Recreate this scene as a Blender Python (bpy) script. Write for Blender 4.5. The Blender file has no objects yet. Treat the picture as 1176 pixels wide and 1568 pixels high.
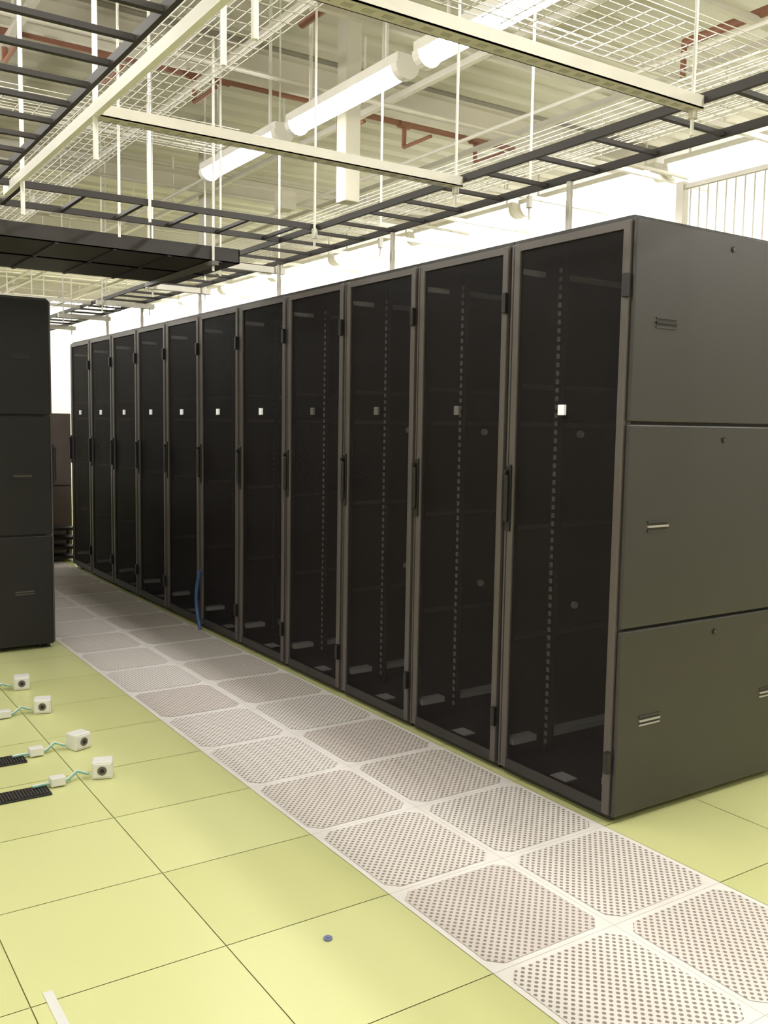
import bpy, bmesh, random
from math import *
from mathutils import Matrix, Vector
random.seed(4)
sc=bpy.context.scene
sc.view_settings.view_transform='Standard'
sc.view_settings.look='None'
sc.view_settings.exposure=0.0

# ---------------------------------------------------------------- materials
def srgb(r,g,b):
    f=lambda c:(c/255/12.92) if c/255<=0.04045 else ((c/255+0.055)/1.055)**2.4
    return (f(r),f(g),f(b),1)
def mat(name,col,rough=0.6,metal=0.0,noise=0.08,nscale=6.0,bump=0.0,spec=0.5):
    m=bpy.data.materials.new(name); m.use_nodes=True
    nt=m.node_tree; b=nt.nodes['Principled BSDF']
    b.inputs['Roughness'].default_value=rough; b.inputs['Metallic'].default_value=metal
    b.inputs['Specular IOR Level'].default_value=spec
    tc=nt.nodes.new('ShaderNodeTexCoord'); n=nt.nodes.new('ShaderNodeTexNoise')
    n.inputs['Scale'].default_value=nscale; n.inputs['Detail'].default_value=1
    nt.links.new(tc.outputs['Object'],n.inputs['Vector'])
    mx=nt.nodes.new('ShaderNodeMix'); mx.data_type='RGBA'
    c=col; mx.inputs[6].default_value=(c[0]*(1-noise),c[1]*(1-noise),c[2]*(1-noise),1)
    mx.inputs[7].default_value=(min(1,c[0]*(1+noise)),min(1,c[1]*(1+noise)),min(1,c[2]*(1+noise)),1)
    nt.links.new(n.outputs['Fac'],mx.inputs[0]); nt.links.new(mx.outputs[2],b.inputs['Base Color'])
    return m
def emis(name,col,st):
    m=bpy.data.materials.new(name); m.use_nodes=True; nt=m.node_tree
    b=nt.nodes['Principled BSDF']; b.inputs['Base Color'].default_value=(.8,.8,.8,1)
    b.inputs['Emission Color'].default_value=col; b.inputs['Emission Strength'].default_value=st
    return m
def holes(m,pitch,rad,holecol,rot=pi/4):
    nt=m.node_tree; b=nt.nodes['Principled BSDF']
    tc=nt.nodes.new('ShaderNodeTexCoord'); mp=nt.nodes.new('ShaderNodeMapping')
    mp.inputs['Rotation'].default_value=(0,0,rot); mp.inputs['Scale'].default_value=(1/pitch,)*3
    nt.links.new(tc.outputs['Object'],mp.inputs['Vector'])
    fr=nt.nodes.new('ShaderNodeVectorMath'); fr.operation='FRACTION'; nt.links.new(mp.outputs[0],fr.inputs[0])
    su=nt.nodes.new('ShaderNodeVectorMath'); su.operation='SUBTRACT'; su.inputs[1].default_value=(.5,.5,0); nt.links.new(fr.outputs[0],su.inputs[0])
    ml=nt.nodes.new('ShaderNodeVectorMath'); ml.operation='MULTIPLY'; ml.inputs[1].default_value=(1,1,0); nt.links.new(su.outputs[0],ml.inputs[0])
    ln=nt.nodes.new('ShaderNodeVectorMath'); ln.operation='LENGTH'; nt.links.new(ml.outputs[0],ln.inputs[0])
    lt=nt.nodes.new('ShaderNodeMath'); lt.operation='LESS_THAN'; lt.inputs[1].default_value=rad; nt.links.new(ln.outputs['Value'],lt.inputs[0])
    src=b.inputs['Base Color'].links[0].from_socket
    mx=nt.nodes.new('ShaderNodeMix'); mx.data_type='RGBA'; mx.inputs[7].default_value=holecol
    nt.links.new(lt.outputs[0],mx.inputs[0]); nt.links.new(src,mx.inputs[6]); nt.links.new(mx.outputs[2],b.inputs['Base Color'])
    return m
def see_through(m,fac):
    nt=m.node_tree; b=nt.nodes['Principled BSDF']; out=nt.nodes['Material Output']
    t=nt.nodes.new('ShaderNodeBsdfTransparent'); mx=nt.nodes.new('ShaderNodeMixShader'); mx.inputs[0].default_value=fac
    nt.links.new(b.outputs[0],mx.inputs[1]); nt.links.new(t.outputs[0],mx.inputs[2]); nt.links.new(mx.outputs[0],out.inputs[0])
    return m

M={}
M['green']=[mat('floor_tile_green_%d'%i,srgb(*c),0.34,0,0.03,1.2) for i,c in enumerate([(212,213,150),(215,216,154),(209,210,146)])]
M['perf']=[holes(mat('floor_tile_perforated_%d'%i,srgb(*c),0.5,0.0,0.04,2),0.0195,0.30,srgb(146,134,126)) for i,c in enumerate([(228,220,214),(224,215,209),(231,224,219),(217,207,201)])]
M['perfrim']=mat('floor_tile_rim',srgb(238,232,227),0.45,0.0)
M['seam']=mat('floor_seam',srgb(172,168,108),0.8)
M['wall']=mat('wall_paint_white',srgb(246,245,243),0.85,0,0.02)
M['wallL']=mat('wall_paint_cream',srgb(236,235,231),0.85,0,0.03)
M['deck']=mat('ceiling_deck_cream',srgb(198,194,177),0.7,0,0.05,3)
M['beam']=mat('ceiling_beam_paint',srgb(204,199,182),0.6,0,0.06,3)
M['rack']=mat('rack_black_paint',srgb(46,42,40),0.42,0.0,0.06,4)
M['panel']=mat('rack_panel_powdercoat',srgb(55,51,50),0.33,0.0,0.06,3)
M['paneld']=mat('rack_panel_dark',srgb(36,34,34),0.45,0.0,0.06,3,spec=.3)  # darker copy of the panel colour, used on the left row
M['frame']=mat('rack_frame_grey',srgb(88,81,78),0.40,0.1,0.06,5)
M['mesh']=see_through(mat('rack_door_mesh',srgb(30,25,26),0.6,0.0,0.06,4,spec=.3),0.62)
M['inner']=mat('rack_interior_black',srgb(42,37,37),0.6,0.0)
M['bar']=mat('rack_inner_bar_zinc',srgb(250,246,243),0.35,0.0)
M['lip']=mat('panel_grip_lip_grey',srgb(176,168,162),0.4,0.0)
M['dot']=mat('rack_post_mark_grey',srgb(196,188,182),0.5,0.0)
M['black']=mat('black_plastic',srgb(28,25,24),0.45)
M['label']=emis('door_badge_white_glow',(1,.98,.95,1),.30)  # white badge with a slight added glow, brighter than the lamps make it
M['labeld']=mat('door_badge_grey',srgb(100,94,91),0.4)
M['ladder']=mat('ladder_black_paint',srgb(48,43,40),0.5,0.0)
M['zinc']=mat('galvanised_strut',srgb(206,201,188),0.45,0.1,0.08,10)
M['zincd']=mat('strut_slot_grey',srgb(172,167,154),0.6)
M['wire']=mat('wire_basket_zinc',srgb(212,208,196),0.4,0.1)
M['rod']=mat('threaded_rod_white',srgb(230,227,218),0.45,0.0)
M['red']=mat('sprinkler_pipe_redbrown',srgb(138,92,72),0.5)
LC=(1.0,.985,.955,1)
M['lampA']=emis('fluorescent_diffuser',LC,44)
M['lampB']=emis('fluorescent_diffuser_wall_row',LC,26)
M['lampcap']=mat('fixture_housing_white',srgb(240,236,228),0.4)
M['boxw']=mat('outlet_box_white',srgb(226,224,219),0.4)
M['cableg']=mat('cable_green',srgb(120,170,150),0.5)
M['cableb']=mat('cable_blue',srgb(56,86,136),0.45)
M['brown']=mat('cabinet_brown',srgb(112,99,95),0.5)
M['orange']=mat('orange_plastic',srgb(220,120,50),0.5)
M['disc']=mat('floor_marker_blue',srgb(120,125,165),0.4)

# ---------------------------------------------------------------- builder
class B:
    def __init__(s): s.v=[]; s.f=[]; s.mi=[]; s.ms=[]
    def m(s,mt):
        if mt not in s.ms: s.ms.append(mt)
        return s.ms.index(mt)
    def quad(s,pts,mt):
        n=len(s.v); s.v+= [tuple(p) for p in pts]; s.f.append(tuple(range(n,n+len(pts)))); s.mi.append(s.m(mt))
    def box(s,a,b,mt):
        x0,y0,z0=[min(a[i],b[i]) for i in range(3)]; x1,y1,z1=[max(a[i],b[i]) for i in range(3)]
        n=len(s.v); s.v+=[(x0,y0,z0),(x1,y0,z0),(x1,y1,z0),(x0,y1,z0),(x0,y0,z1),(x1,y0,z1),(x1,y1,z1),(x0,y1,z1)]
        k=s.m(mt)
        for q in [(0,3,2,1),(4,5,6,7),(0,1,5,4),(1,2,6,5),(2,3,7,6),(3,0,4,7)]:
            s.f.append(tuple(n+i for i in q)); s.mi.append(k)
    def cbox(s,a,b,mt,bv):
        bm=bmesh.new(); bmesh.ops.create_cube(bm,size=1)
        c=[(a[i]+b[i])/2 for i in range(3)]; d=[abs(a[i]-b[i]) for i in range(3)]
        for v in bm.verts: v.co=Vector((c[0]+v.co.x*d[0],c[1]+v.co.y*d[1],c[2]+v.co.z*d[2]))
        bmesh.ops.bevel(bm,geom=bm.edges[:],offset=bv,segments=2,affect='EDGES',profile=0.5)
        s.addbm(bm,mt)
    def addbm(s,bm,mt):
        n=len(s.v); bm.verts.ensure_lookup_table(); bm.verts.index_update()
        s.v+=[tuple(v.co) for v in bm.verts]; k=s.m(mt)
        for f in bm.faces: s.f.append(tuple(n+v.index for v in f.verts)); s.mi.append(k)
        bm.free()
    def cyl(s,p,q,r,mt,n=8,caps=True):
        p=Vector(p); q=Vector(q); d=(q-p).normalized()
        u=d.orthogonal().normalized(); w=d.cross(u); k=s.m(mt); b=len(s.v)
        for c in (p,q):
            for i in range(n):
                t=2*pi*i/n; s.v.append(tuple(c+u*r*cos(t)+w*r*sin(t)))
        for i in range(n):
            j=(i+1)%n; s.f.append((b+i,b+j,b+n+j,b+n+i)); s.mi.append(k)
        if caps:
            s.f.append(tuple(b+i for i in reversed(range(n)))); s.mi.append(k)
            s.f.append(tuple(b+n+i for i in range(n))); s.mi.append(k)
    def pipe(s,pts,r,mt,n=8):
        for a,b in zip(pts[:-1],pts[1:]): s.cyl(a,b,r,mt,n)
    def make(s,name,loc=(0,0,0),rotz=0.0,parent=None):
        me=bpy.data.meshes.new(name); me.from_pydata(s.v,[],s.f)
        for x in s.ms: me.materials.append(x)
        me.polygons.foreach_set('material_index',s.mi)
        me.update()
        bm=bmesh.new(); bm.from_mesh(me); bmesh.ops.recalc_face_normals(bm,faces=bm.faces[:]); bm.to_mesh(me); bm.free()
        o=bpy.data.objects.new(name,me); o.location=loc; o.rotation_euler=(0,0,rotz); sc.collection.objects.link(o)
        if parent: o.parent=parent
        return o
def empty(name):
    o=bpy.data.objects.new(name,None); sc.collection.objects.link(o); return o
OH=empty('overhead_cable_management')

# ---------------------------------------------------------------- constants
XR,Y0,W,H,DEP=2.62,2.357,0.666,2.264,1.12
XL,YL=1.5716,6.241
XW0,XW1,YW0,YW1,ZC=-4.5,7.6,-3.0,21.0,4.25

# ---------------------------------------------------------------- floor
f=B()
f.box((XW0,YW0,-0.1),(XW1,YW1,-0.004),M['seam'])
T=0.515; g=0.0016
ys=[]; y=2.375-T*12
while y<YW1: ys.append(y); y+=T
def tilecol(x0,x1,kind):
    for y in ys:
        a,b=max(y,YW0),min(y+T,YW1)
        if b-a<0.02: continue
        if kind=='g':
            f.quad([(x0+g,a+g,0),(x1-g,a+g,0),(x1-g,b-g,0),(x0+g,b-g,0)],random.choice(M['green']))
        else:
            m_=0.020; c=0.040
            f.quad([(x0+g/3,a+g/3,0),(x1-g/3,a+g/3,0),(x1-g/3,b-g/3,0),(x0+g/3,b-g/3,0)],M['perfrim'])
            u0,u1,v0,v1=x0+m_,x1-m_,a+m_,b-m_; z=0.0015
            f.quad([(u0+c,v0,z),(u1-c,v0,z),(u1,v0+c,z),(u1,v1-c,z),(u1-c,v1,z),(u0+c,v1,z),(u0,v1-c,z),(u0,v0+c,z)],random.choice(M['perf']))
xs=[1.6245,1.06,0.52,0.0]
x=0.0
while x>XW0: x-=0.52; xs.append(max(x,XW0))
for a,b in zip(xs[1:],xs[:-1]): tilecol(a,b,'g')
tilecol(1.6245,2.10,'p'); tilecol(2.10,2.6055,'p')
x=2.6055
while x<XW1: tilecol(x,min(x+T,XW1),'g'); x+=T
f.make('floor')

# ---------------------------------------------------------------- walls / ceiling
def wall(name,a,b,mt):
    w=B(); w.box(a,b,mt); return w.make(name)
wall('wall_right',(XW1,YW0-.1,-.1),(XW1+.1,YW1+.1,ZC),M['wall'])
wall('wall_left',(XW0-.1,YW0-.1,-.1),(XW0,YW1+.1,ZC),M['wallL'])
wall('wall_far',(XW0,YW1,-.1),(XW1,YW1+.1,ZC),M['wall'])
wall('wall_back',(XW0,YW0-.1,-.1),(XW1,YW0,ZC),M['wallL'])
c=B()
y=YW0; p=0.30
while y<YW1:
    y1=min(y+p,YW1)
    a,b_,c_,d=y,y+(y1-y)*.45,y+(y1-y)*.55,y+(y1-y)*.9
    for (q0,z0),(q1,z1) in zip([(a,ZC),(b_,ZC),(c_,ZC+.05),(d,ZC+.05)],[(b_,ZC),(c_,ZC+.05),(d,ZC+.05),(y1,ZC)]):
        c.quad([(XW0,q0,z0),(XW1,q0,z0),(XW1,q1,z1),(XW0,q1,z1)],M['deck'])
    y+=p
c.box((XW0,YW0,ZC+.06),(XW1,YW1,ZC+.12),M['deck'])
c.make('ceiling')
bm_=B()
for y in [0.2,3.2,6.6,10.0,13.4,16.8,20]:
    bm_.box((XW0,y-.07,ZC-.02),(XW1,y+.07,ZC-.0),M['beam']); bm_.box((XW0,y-.012,ZC-.24),(XW1,y+.012,ZC-.02),M['beam']); bm_.box((XW0,y-.07,ZC-.26),(XW1,y+.07,ZC-.24),M['beam'])
bm_.make('ceiling_beams')
s=B()
for x in [-2.5,-1.3,0.1,1.3,2.5,3.7,4.9,6.1]:
    s.box((x-.02,YW0+.05,3.70),(x+.02,YW1-.05,3.74),M['zinc'])
for y in [0.9+1.25*i for i in range(15)]:
    s.box((XW0+.05,y-.02,3.74),(XW1-.05,y+.02,3.78),M['zinc'])
    for x in [-1.3,1.3,3.7,6.1]: s.cyl((x,y,3.78),(x,y,ZC),.008,M['rod'],6)
s.make('strut_grid',parent=OH)
cd=B()
for x,z,r in [(1.75,3.5,.016),(1.95,3.5,.012),(3.22,3.55,.018),(4.1,3.45,.014),(0.2,3.5,.016)]:
    cd.cyl((x,-1,z),(x,18,z),r,M['zinc'],8)
for y,z in [(3.9,3.58),(5.3,3.58),(8.2,3.58)]:
    cd.cyl((-2,y,z),(6.5,y,z),.016,M['zinc'],8)
for x,y in [(3.9,7.5),(2.2,9)]:
    cd.box((x-.07,y-.07,3.35),(x+.07,y+.07,3.5),M['beam'])
cd.make('electrical_conduits',parent=OH)
col=B()
for (cx,cy,z0,z1) in [(3.40,5.62,3.0,3.70),(3.55,8.4,2.85,3.7)]:
    col.cbox((cx-.06,cy-.06,z0),(cx+.06,cy+.06,ZC),M['beam'],.008)
    col.box((cx-.075,cy-.075,z0+.25),(cx+.075,cy+.075,z0+.28),M['zinc'])
col.make('drop_duct',parent=OH)
rp=B()
Y6=6.12
rp.cyl((0.9,Y6,3.82),(2.75,Y6,3.80),.03,M['red'],10)
rp.cyl((3.6,Y6,3.80),(5.3,Y6,3.80),.03,M['red'],10)
rp.cyl((2.75,Y6,3.80),(3.6,Y6,3.80),.02,M['red'],10)
for x in [1.3,1.9,2.5,3.62,4.2,4.9]:
    rp.cyl((x,Y6,3.80),(x,Y6-.0,3.62),.018,M['red'],8); rp.cyl((x,Y6,3.62),(x,Y6-.35,3.62),.014,M['red'],8)
    rp.cyl((x-.05,Y6,3.80),(x+.05,Y6,3.80),.042,M['red'],10)
rp.cyl((4.7,-1,3.8),(4.7,3.9,3.8),.028,M['red'],10)
rp.cyl((4.7,3.9,3.8),(4.7,3.9,3.6),.018,M['red'],8)
rp.cyl((2.7,2.5,3.8),(2.7,5.0,3.8),.028,M['red'],10)
rp.make('sprinkler_pipes',parent=OH)

# ---------------------------------------------------------------- ladders / trays
ZT=2.53
def ladder(b,p,q,width,mt,rung=0.30,h=0.03,axis='y'):
    if axis=='y':
        x0,x1=p[0],p[0]+width
        for x in (x0,x1): b.box((x-.008,p[1],ZT),(x+.008,q[1],ZT+h),mt)
        y=p[1]+.1
        while y<q[1]: b.box((x0,y-.010,ZT+.004),(x1,y+.010,ZT+.020),mt); y+=rung
    else:
        y0,y1=p[1],p[1]+width
        for y in (y0,y1): b.box((p[0],y-.008,ZT),(q[0],y+.008,ZT+h),mt)
        x=p[0]+.1
        while x<q[0]: b.box((x-.010,y0,ZT+.004),(x+.010,y1,ZT+.020),mt); x+=rung
l=B(); ladder(l,(2.53,-0.6),(2.53,12.6),0.35,M['ladder'])
for k in [0.9,2.9,4.9,6.9,8.9,10.4]:
    y=Y0+k*W
    l.box((2.88-.010,y-.010,H+.007),(2.88+.010,y+.010,ZT),M['zinc']); l.box((2.81,y-.02,H+.0015),(2.95,y+.02,H+.007),M['zinc'])
l.make('cable_ladder')
l=B(); ladder(l,(-3.0,4.50),(2.52,4.5),0.42,M['ladder'],0.28,axis='x')
l.make('cable_ladder')
l=B(); ladder(l,(0.30,-1.0),(0.3,4.48),0.60,M['ladder'],0.22)
l.make('cable_ladder')
l=B(); ladder(l,(-0.55,-1.0),(-0.55,4.48),0.60,M['ladder'],0.22)
l.make('cable_ladder')
l=B(); ladder(l,(-2.0,8.6),(2.52,8.6),0.35,M['zinc'],0.3,axis='x'); ladder(l,(0.9,6.4),(0.9,13),0.35,M['zinc'],.3)
l.make('cable_ladder')
st=B()
for y in [0.81,2.03,3.25]:
    a,b_=0.985,2.518; zb=ZT-.022
    st.box((a,y-.028,zb),(b_,y+.028,zb+.004),M['zinc'])
    st.box((a,y-.028,zb),(b_,y-.024,zb+.04),M['zinc'])
    st.box((a,y+.024,zb),(b_,y+.028,zb+.04),M['zinc'])
    x=a+.04
    while x<b_-.04:
        st.box((x,y-.009,zb-.0015),(x+.03,y+.009,zb+.0001),M['zincd']); x+=.06
for y in [5.7,6.95,8.2,9.45,10.7,11.9]:
    st.box((2.45,y-.02,ZT-.045),(2.96,y+.02,ZT-.005),M['zinc'])
for y in [0.81,2.03,3.25,4.47,5.7,6.95,8.2,9.45,10.7,11.9]:
    for x in (2.50,2.92):
        st.cyl((x,y,ZT-.10),(x,y,ZC),.0065,M['rod'],6)
        st.cyl((x,y,ZT-.05),(x,y,ZT-.0),.016,M['zinc'],6)
st.box((0.962,-1,ZT-.02),(0.984,4.62,ZT+.02),M['rod'])
for y in [2.03,3.25,4.3]:
    st.cyl((0.975,y,ZT-.16),(0.975,y,ZC),.009,M['rod'],6)
for x in (-.6,.0,.6,1.6):
    for y in (4.48,4.94): st.cyl((x,y,ZT-.08),(x,y,ZC),.007,M['rod'],6)
for y in [1.9,3.0,4.0]:
    for x in (0.28,-.6): st.cyl((x,y,ZT-.13),(x,y,ZC),.008,M['rod'],6)
st.cyl((1.15,2.6,2.52),(1.15,2.6,ZC),.009,M['rod'],6)
st.make('support_struts',parent=OH)
def basket(b,x0,x1,y0,y1,z,side=0.05,sp=0.1,r=0.0026,sp2=0.05,longy=True):
    n=max(1,int(round((x1-x0)/(sp2 if longy else sp)))); 
    for i in range(n+1):
        x=x0+(x1-x0)*i/n; b.cyl((x,y0,z),(x,y1,z),r,M['wire'],4,False)
    n=max(1,int(round((y1-y0)/(sp if longy else sp2))))
    for i in range(n+1):
        y=y0+(y1-y0)*i/n; b.cyl((x0,y,z),(x1,y,z),r,M['wire'],4,False)
    if longy:
        for x in (x0,x1):
            for zz in (z+side/2,z+side): b.cyl((x,y0,zz),(x,y1,zz),r,M['wire'],4,False)
    else:
        for y in (y0,y1):
            for zz in (z+side/2,z+side): b.cyl((x0,y,zz),(x1,y,zz),r,M['wire'],4,False)
wb=B()
basket(wb,1.35,1.80,-0.5,12,3.05)
basket(wb,3.6,4.05,-0.5,12,3.05)
basket(wb,-1.0,6.5,2.65,3.1,3.15,longy=False)
basket(wb,-1.0,6.5,1.35,1.95,3.15,longy=False)
basket(wb,-1.0,2.4,5.2,5.6,3.15,longy=False)
basket(wb,-.4,.6,-0.5,8,2.95)
wb.make('wire_basket_trays',parent=OH)
t=B(); ZB=2.40
for (ya,yb) in [(5.02,5.50),(5.54,6.02)]:
    t.box((-2.6,ya,ZB),(2.32,yb,ZB+.006),M['ladder']); t.box((-2.6,ya,ZB),(2.32,ya+.006,ZB+.08),M['ladder']); t.box((-2.6,yb-.006,ZB),(2.32,yb,ZB+.08),M['ladder'])
    t.box((2.314,ya,ZB),(2.32,yb,ZB+.08),M['ladder'])
    for i in range(16):
        x=-2.3+i*.3; t.box((x-.01,ya-.004,ZB-.006),(x+.01,yb+.004,ZB),M['black'])
for x in (-2.0,-.6,0.9,2.15):
    t.box((x-.02,4.97,ZB-.03),(x+.02,6.07,ZB-.006),M['labeld'])
    for y in (5.0,6.05): t.cyl((x,y,ZB-.06),(x,y,3.6),.007,M['rod'],6)
t.make('cable_trough',parent=OH)

# ---------------------------------------------------------------- light fixtures
def fixture(x,y0,y1,z=3.35,r=0.065,axis='y',lm='lampA'):
    b=B(); n=5
    P=(lambda a,yy,c_:(a,yy,c_)) if axis=='y' else (lambda a,yy,c_:(yy,a,c_))
    ring=[(x+r*cos(pi+pi*i/n),z+r*sin(pi+pi*i/n)) for i in range(n+1)]
    e=0.05
    for (a0,c0),(a1,c1) in zip(ring[:-1],ring[1:]):
        b.quad([P(a0,y0+e,c0),P(a1,y0+e,c1),P(a1,y1-e,c1),P(a0,y1-e,c0)],M[lm])
    for (ya,yb) in ((y0,y0+e),(y1-e,y1)):
        R=r*1.14; rr=[(x+R*cos(pi+pi*i/10),z+R*sin(pi+pi*i/10)) for i in range(11)]
        for (a0,c0),(a1,c1) in zip(rr[:-1],rr[1:]): b.quad([P(a0,ya,c0),P(a1,ya,c1),P(a1,yb,c1),P(a0,yb,c0)],M['lampcap'])
        for yy in (ya,yb): b.quad([P(a,yy,c_) for a,c_ in rr],M['lampcap'])
    b.box(P(x-r,y0,z),P(x+r,y1,z+.05),M['lampcap'])
    for yy in (y0+.2,y1-.2): b.cyl(P(x,yy,z+.05),P(x,yy,ZC),.011,M['rod'],6)
    return b.make('fluorescent_fixture')
for k in range(-4,2): fixture(2.85,4.13+1.37*k,4.13+1.37*k+1.23)
for k in range(-3,9): fixture(6.95,4.0+1.95*k,4.0+1.95*k+1.85,3.86,0.10,lm='lampB')
for k in range(-2,7): fixture(0.72,2.4+1.6*k,2.4+1.6*k+1.23)  # unseen row, added to brighten the aisle and even out its light
for k in range(-2,2): fixture(-2.4,4.13+2.2*k,4.13+2.2*k+1.23)
for k in range(0,6): fixture(19.9,-3.5+1.9*k,-3.5+1.9*k+1.7,3.9,0.09,'x',lm='lampB')  # row added to wash the far wall white

# ---------------------------------------------------------------- racks
def endpanel(b,yf,s,bright=True):
    zs=[(0.03,0.745),(0.755,1.515),(1.525,H-.01)]
    ya=yf; yb=yf-s*0.018
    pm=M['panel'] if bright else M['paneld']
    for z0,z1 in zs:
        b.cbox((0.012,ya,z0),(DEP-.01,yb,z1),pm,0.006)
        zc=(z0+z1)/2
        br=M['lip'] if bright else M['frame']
        for xc in (0.19,0.94):
            b.box((xc-.055,ya+s*.0008,zc-.016),(xc+.055,yb,zc+.016),M['black'])
            b.box((xc-.058,ya+s*.004,zc+.014),(xc+.058,yb,zc+.020),pm)
            b.box((xc-.058,ya+s*.006,zc-.004),(xc+.058,yb,zc+.003),br if z1<2 else M['black'])
            b.box((xc-.058,ya+s*.004,zc-.020),(xc+.058,yb,zc-.014),br if z1<1 else pm)
        b.cyl((DEP/2,ya+s*.004,z1-.055),(DEP/2,yb,z1-.055),.012,M['black'],12)
        b.cyl((DEP/2,ya+s*.006,z1-.055),(DEP/2,yb,z1-.055),.006,M['frame'],10)
def rack(name,loc,rotz,label,near_end=False,far_end=False,equipped=True,bright=True):
    b=B(); e=0.002
    ya,yb=e,W-e
    if near_end: ya=0.02
    if far_end: yb=W-0.02
    b.box((0.045,ya,0.03),(DEP,ya+.012,H-.012),M['inner'])
    b.box((0.045,yb-.012,0.03),(DEP,yb,H-.012),M['inner'])
    b.box((0.02,ya,H-.03),(DEP,yb,H),M['rack'])
    b.box((0.03,ya,0.03),(DEP,yb,0.055),M['inner'])
    b.box((DEP-.03,ya+.012,0.055),(DEP-.01,yb-.012,H-.03),M['inner'])
    for xx in (.08,DEP-.1):
        for yy in (ya+.05,yb-.05):
            b.cyl((xx,yy,0),(xx,yy,0.03),.02,M['black'],10)
    for (y0,y1) in ((ya,ya+.026),(yb-.026,yb)):
        b.box((0.022,y0,0.03),(0.05,y1,H-.012),M['frame'])
    b.box((0.03,ya+.01,0.008),(0.05,yb-.01,0.05),M['black'])
    d0,d1=0.014,W-.010; z0,z1=0.035,H-.018
    if near_end: d0=0.02
    rn,rf=0.034,0.050
    b.cbox((0,d0,z0),(0.022,d0+rn,z1),M['frame'],.005)
    b.cbox((0,d1-rf,z0),(0.022,d1,z1),M['frame'],.005)
    b.box((0.001,d0+rn-.004,z1-.030),(0.021,d1-rf+.004,z1-.001),M['frame'])
    b.box((0.001,d0+rn-.004,z0+.001),(0.021,d1-rf+.004,z0+.045),M['rack'])
    b.box((0.010,d0+rn-.004,z0+.04),(0.013,d1-rf+.004,z1-.025),M['mesh'])
    b.box((-.001,d1-.018,z0+.01),(0.002,d1-.012,z1-.01),M['black'])
    for zz in (0.20,1.97):
        b.cbox((-.018,d0-.008,zz),(.004,d0+.016,zz+.085),M['black'],.004)
    b.cbox((-.010,d1-.040,1.06),(.002,d1-.012,1.34),M['black'],.004)
    b.cbox((-.026,d1-.038,1.10),(-.008,d1-.014,1.30),M['black'],.006)
    b.cyl((-.030,d1-.026,1.31),(0,d1-.026,1.31),.010,M['black'],10)
    yc=W/2+.005; zc=1.568; hw=.017
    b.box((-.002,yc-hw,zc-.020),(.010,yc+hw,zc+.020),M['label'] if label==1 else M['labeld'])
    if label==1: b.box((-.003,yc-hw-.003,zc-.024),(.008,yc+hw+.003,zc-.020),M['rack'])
    for yy in (ya+.055,yb-.055):
        for xx in (.25,DEP-.25):
            b.box((xx-.012,yy-.004,.06),(xx+.012,yy+.004,H-.04),M['rack'])
            b.box((xx-.004,yy-.03,.06),(xx+.004,yy+.03,H-.04),M['inner'])
            z=.10
            if xx<.5:
                while z<H-.08:
                    b.box((xx-.0165,yy-.008,z),(xx-.0135,yy+.008,z+.020),M['dot'] if equipped else M['frame']); z+=.036
    for yw_,s_ in ((ya+.012,1),(yb-.012,-1)):
        for zz,h_,dp in ((.13,.026,.055),(2.13,.022,.02)):
            b.box((.035,yw_,zz),(.17,yw_+s_*dp,zz+h_),M['bar']); b.box((.27,yw_,zz),(.66,yw_+s_*dp,zz+h_),M['bar'])
        for zz in (.58,1.06,1.66,1.50):
            b.box((.06,yw_,zz),(DEP-.1,yw_+s_*.012,zz+.02),M['frame'])
        for zz in (.70,1.47): b.cyl((.42,yw_,zz),(.42,yw_+s_*.016,zz),.016,M['bar'],10)
    b.box((.06,yb-.36,.056),(.13,yb-.27,.062),M['bar'])
    b.box((.25,ya+.12,H),(.85,yb-.12,H+.001),M['black'])
    if near_end: endpanel(b,0.0,-1,bright)
    if far_end: endpanel(b,W,1,bright)
    return b.make(name,loc,rotz)
labs=[1,0,0,0,1,1,1,1,1,1,1]
for i in range(11):
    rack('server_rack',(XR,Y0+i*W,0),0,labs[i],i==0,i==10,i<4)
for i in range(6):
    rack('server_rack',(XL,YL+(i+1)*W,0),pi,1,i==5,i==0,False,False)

cb=B(); pts=[]
for i in range(15):
    t_=i/14; pts.append((XR-.035,6.25+.07*sin(pi*t_),0.012+.42*t_))
cb.pipe(pts,.014,M['cableb'],8)
cb.make('blue_cable')

# ---------------------------------------------------------------- far corner items
b=B()
b.cbox((2.36,10.35,0.0),(2.80,10.85,1.56),M['brown'],.01)
b.box((2.38,10.345,.78),(2.78,10.35,.79),M['black']); b.box((2.40,10.34,.95),(2.42,10.35,1.10),M['bar'])
b.make('storage_cabinet')
b=B()
for z in (.03,.13,.23,.33): b.box((2.35,10.02,z),(2.75,10.30,z+.03),M['black'])
for x in (2.36,2.73):
    for y in (10.03,10.28): b.box((x-.012,y-.012,0),(x+.012,y+.012,.36),M['black'])
b.box((2.40,10.06,.36),(2.52,10.16,.42),M['orange'])
b.make('equipment_stand')

fe=B(); x=4.5
for y in (-.5,1.6,3.7): fe.box((x-.025,y-.025,0),(x+.025,y+.025,2.92),M['zinc'])
for z in (.1,1.0,2.0,2.88): fe.box((x-.012,-.5,z),(x+.012,3.7,z+.025),M['zinc'])
y=-.5
while y<3.7: fe.cyl((x,y,.1),(x,y,2.88),.005,M['zinc'],5); y+=.06
fe.make('wire_cage_fence')

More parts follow.
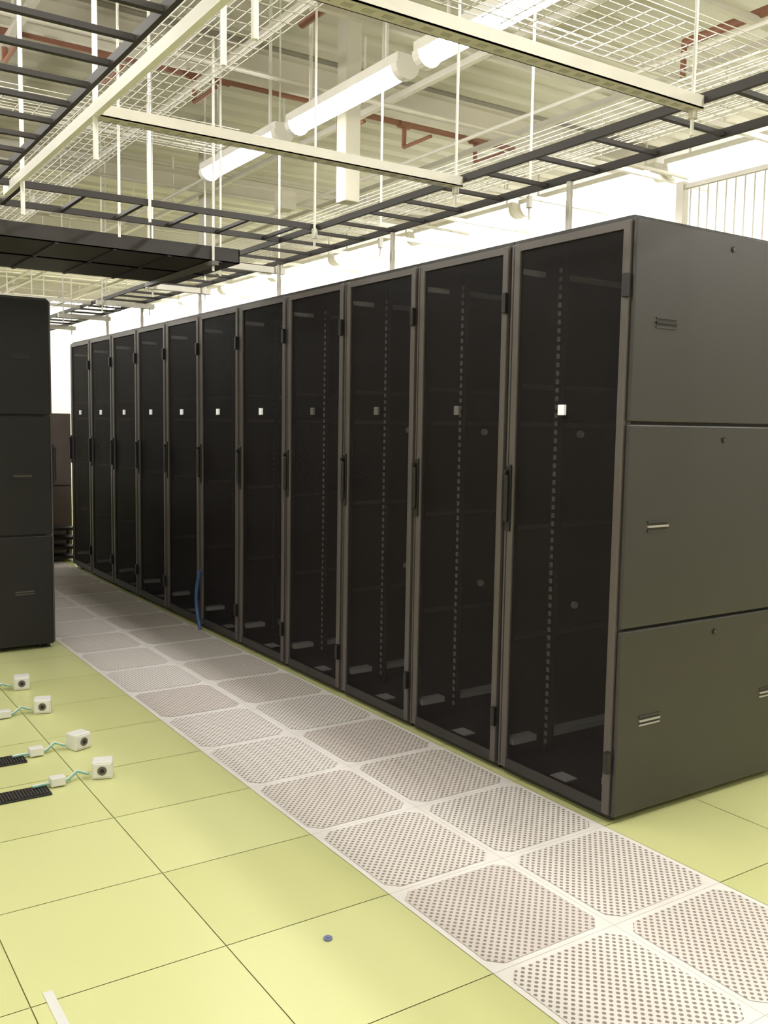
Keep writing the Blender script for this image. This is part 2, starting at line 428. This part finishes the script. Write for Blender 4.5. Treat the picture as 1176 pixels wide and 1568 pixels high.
# ---------------------------------------------------------------- floor outlet boxes
def outlet(x,y,rz):
    b=B()
    b.cbox((-.042,-.038,0),(.042,.038,.074),M['boxw'],.006)
    b.cbox((-.034,-.042,.01),(.034,-.036,.066),M['boxw'],.002)
    b.cyl((0,-.045,.038),(0,-.041,.038),.019,M['labeld'],16); b.cyl((0,-.047,.038),(0,-.044,.038),.009,M['black'],12)
    b.make('outlet_box',(x,y,0.001),rz)
def cablerun(pts,name='patch_cable'):
    b=B()
    for off,mt in ((0,M['cableg']),(.012,M['boxw'])):
        b.pipe([(p[0],p[1]+off,p[2]) for p in pts],.0045,mt,6)
    q=pts[len(pts)//2]
    b.cbox((q[0]-.03,q[1]-.018,q[2]-.006),(q[0]+.03,q[1]+.026,q[2]+.03),M['boxw'],.004)
    b.make(name)
for x,y,rz in [(1.15,3.84,-.35),(1.16,4.24,.35),(1.155,4.87,-.3),(1.16,5.36,-.2)]:
    outlet(x,y,rz)
    cablerun([(x-.058,y+.0,.02),(x-.10,y+.02,.035),(x-.14,y+.0,.015),(x-.19,y-.015,.012),(x-.24,y-.01,.016),(x-.29,y-.02,.018)])
def grommet(x,y):
    b=B()
    b.cbox((x-.13,y-.055,.0005),(x+.13,y+.055,.008),M['black'],.003)
    for i in range(20):
        xx=x-.115+i*.012; b.box((xx,y-.045,.008),(xx+.004,y+.045,.011),M['frame'])
    b.make('floor_cable_grommet')
for y in (3.80,4.22,4.85,5.34): grommet(.79,y)
b=B(); b.cyl((1.325,2.25,.0005),(1.325,2.25,.006),.013,M['disc'],20); b.cyl((1.325,2.25,.006),(1.325,2.25,.009),.006,M['disc'],12); b.make('floor_marker_button')
b=B(); b.box((.56,2.22,.0005),(.585,2.42,.002),M['boxw']); b.make('floor_tape_strip')

# ---------------------------------------------------------------- camera
cam=bpy.data.cameras.new('camera'); co=bpy.data.objects.new('camera',cam); sc.collection.objects.link(co)
p,r,yw=0.0933,0.0165,0.5871
fw=Vector((sin(yw)*cos(p),cos(yw)*cos(p),-sin(p))); rt=Vector((cos(yw),-sin(yw),0)); dn=-(rt.cross(fw))
eu=rt*cos(r)-dn*sin(r); ev=rt*sin(r)+dn*cos(r)
mt=Matrix((eu,-ev,-fw)).transposed().to_4x4(); mt.translation=Vector((0,0,1.5))
co.matrix_world=mt
cam.sensor_fit='HORIZONTAL'; cam.sensor_width=36; cam.lens=36*1434/1176; cam.clip_start=.05; cam.clip_end=100
sc.camera=co
w=bpy.data.worlds.new('world'); sc.world=w; w.use_nodes=True
w.node_tree.nodes['Background'].inputs[0].default_value=(1,.97,.9,1); w.node_tree.nodes['Background'].inputs[1].default_value=.3
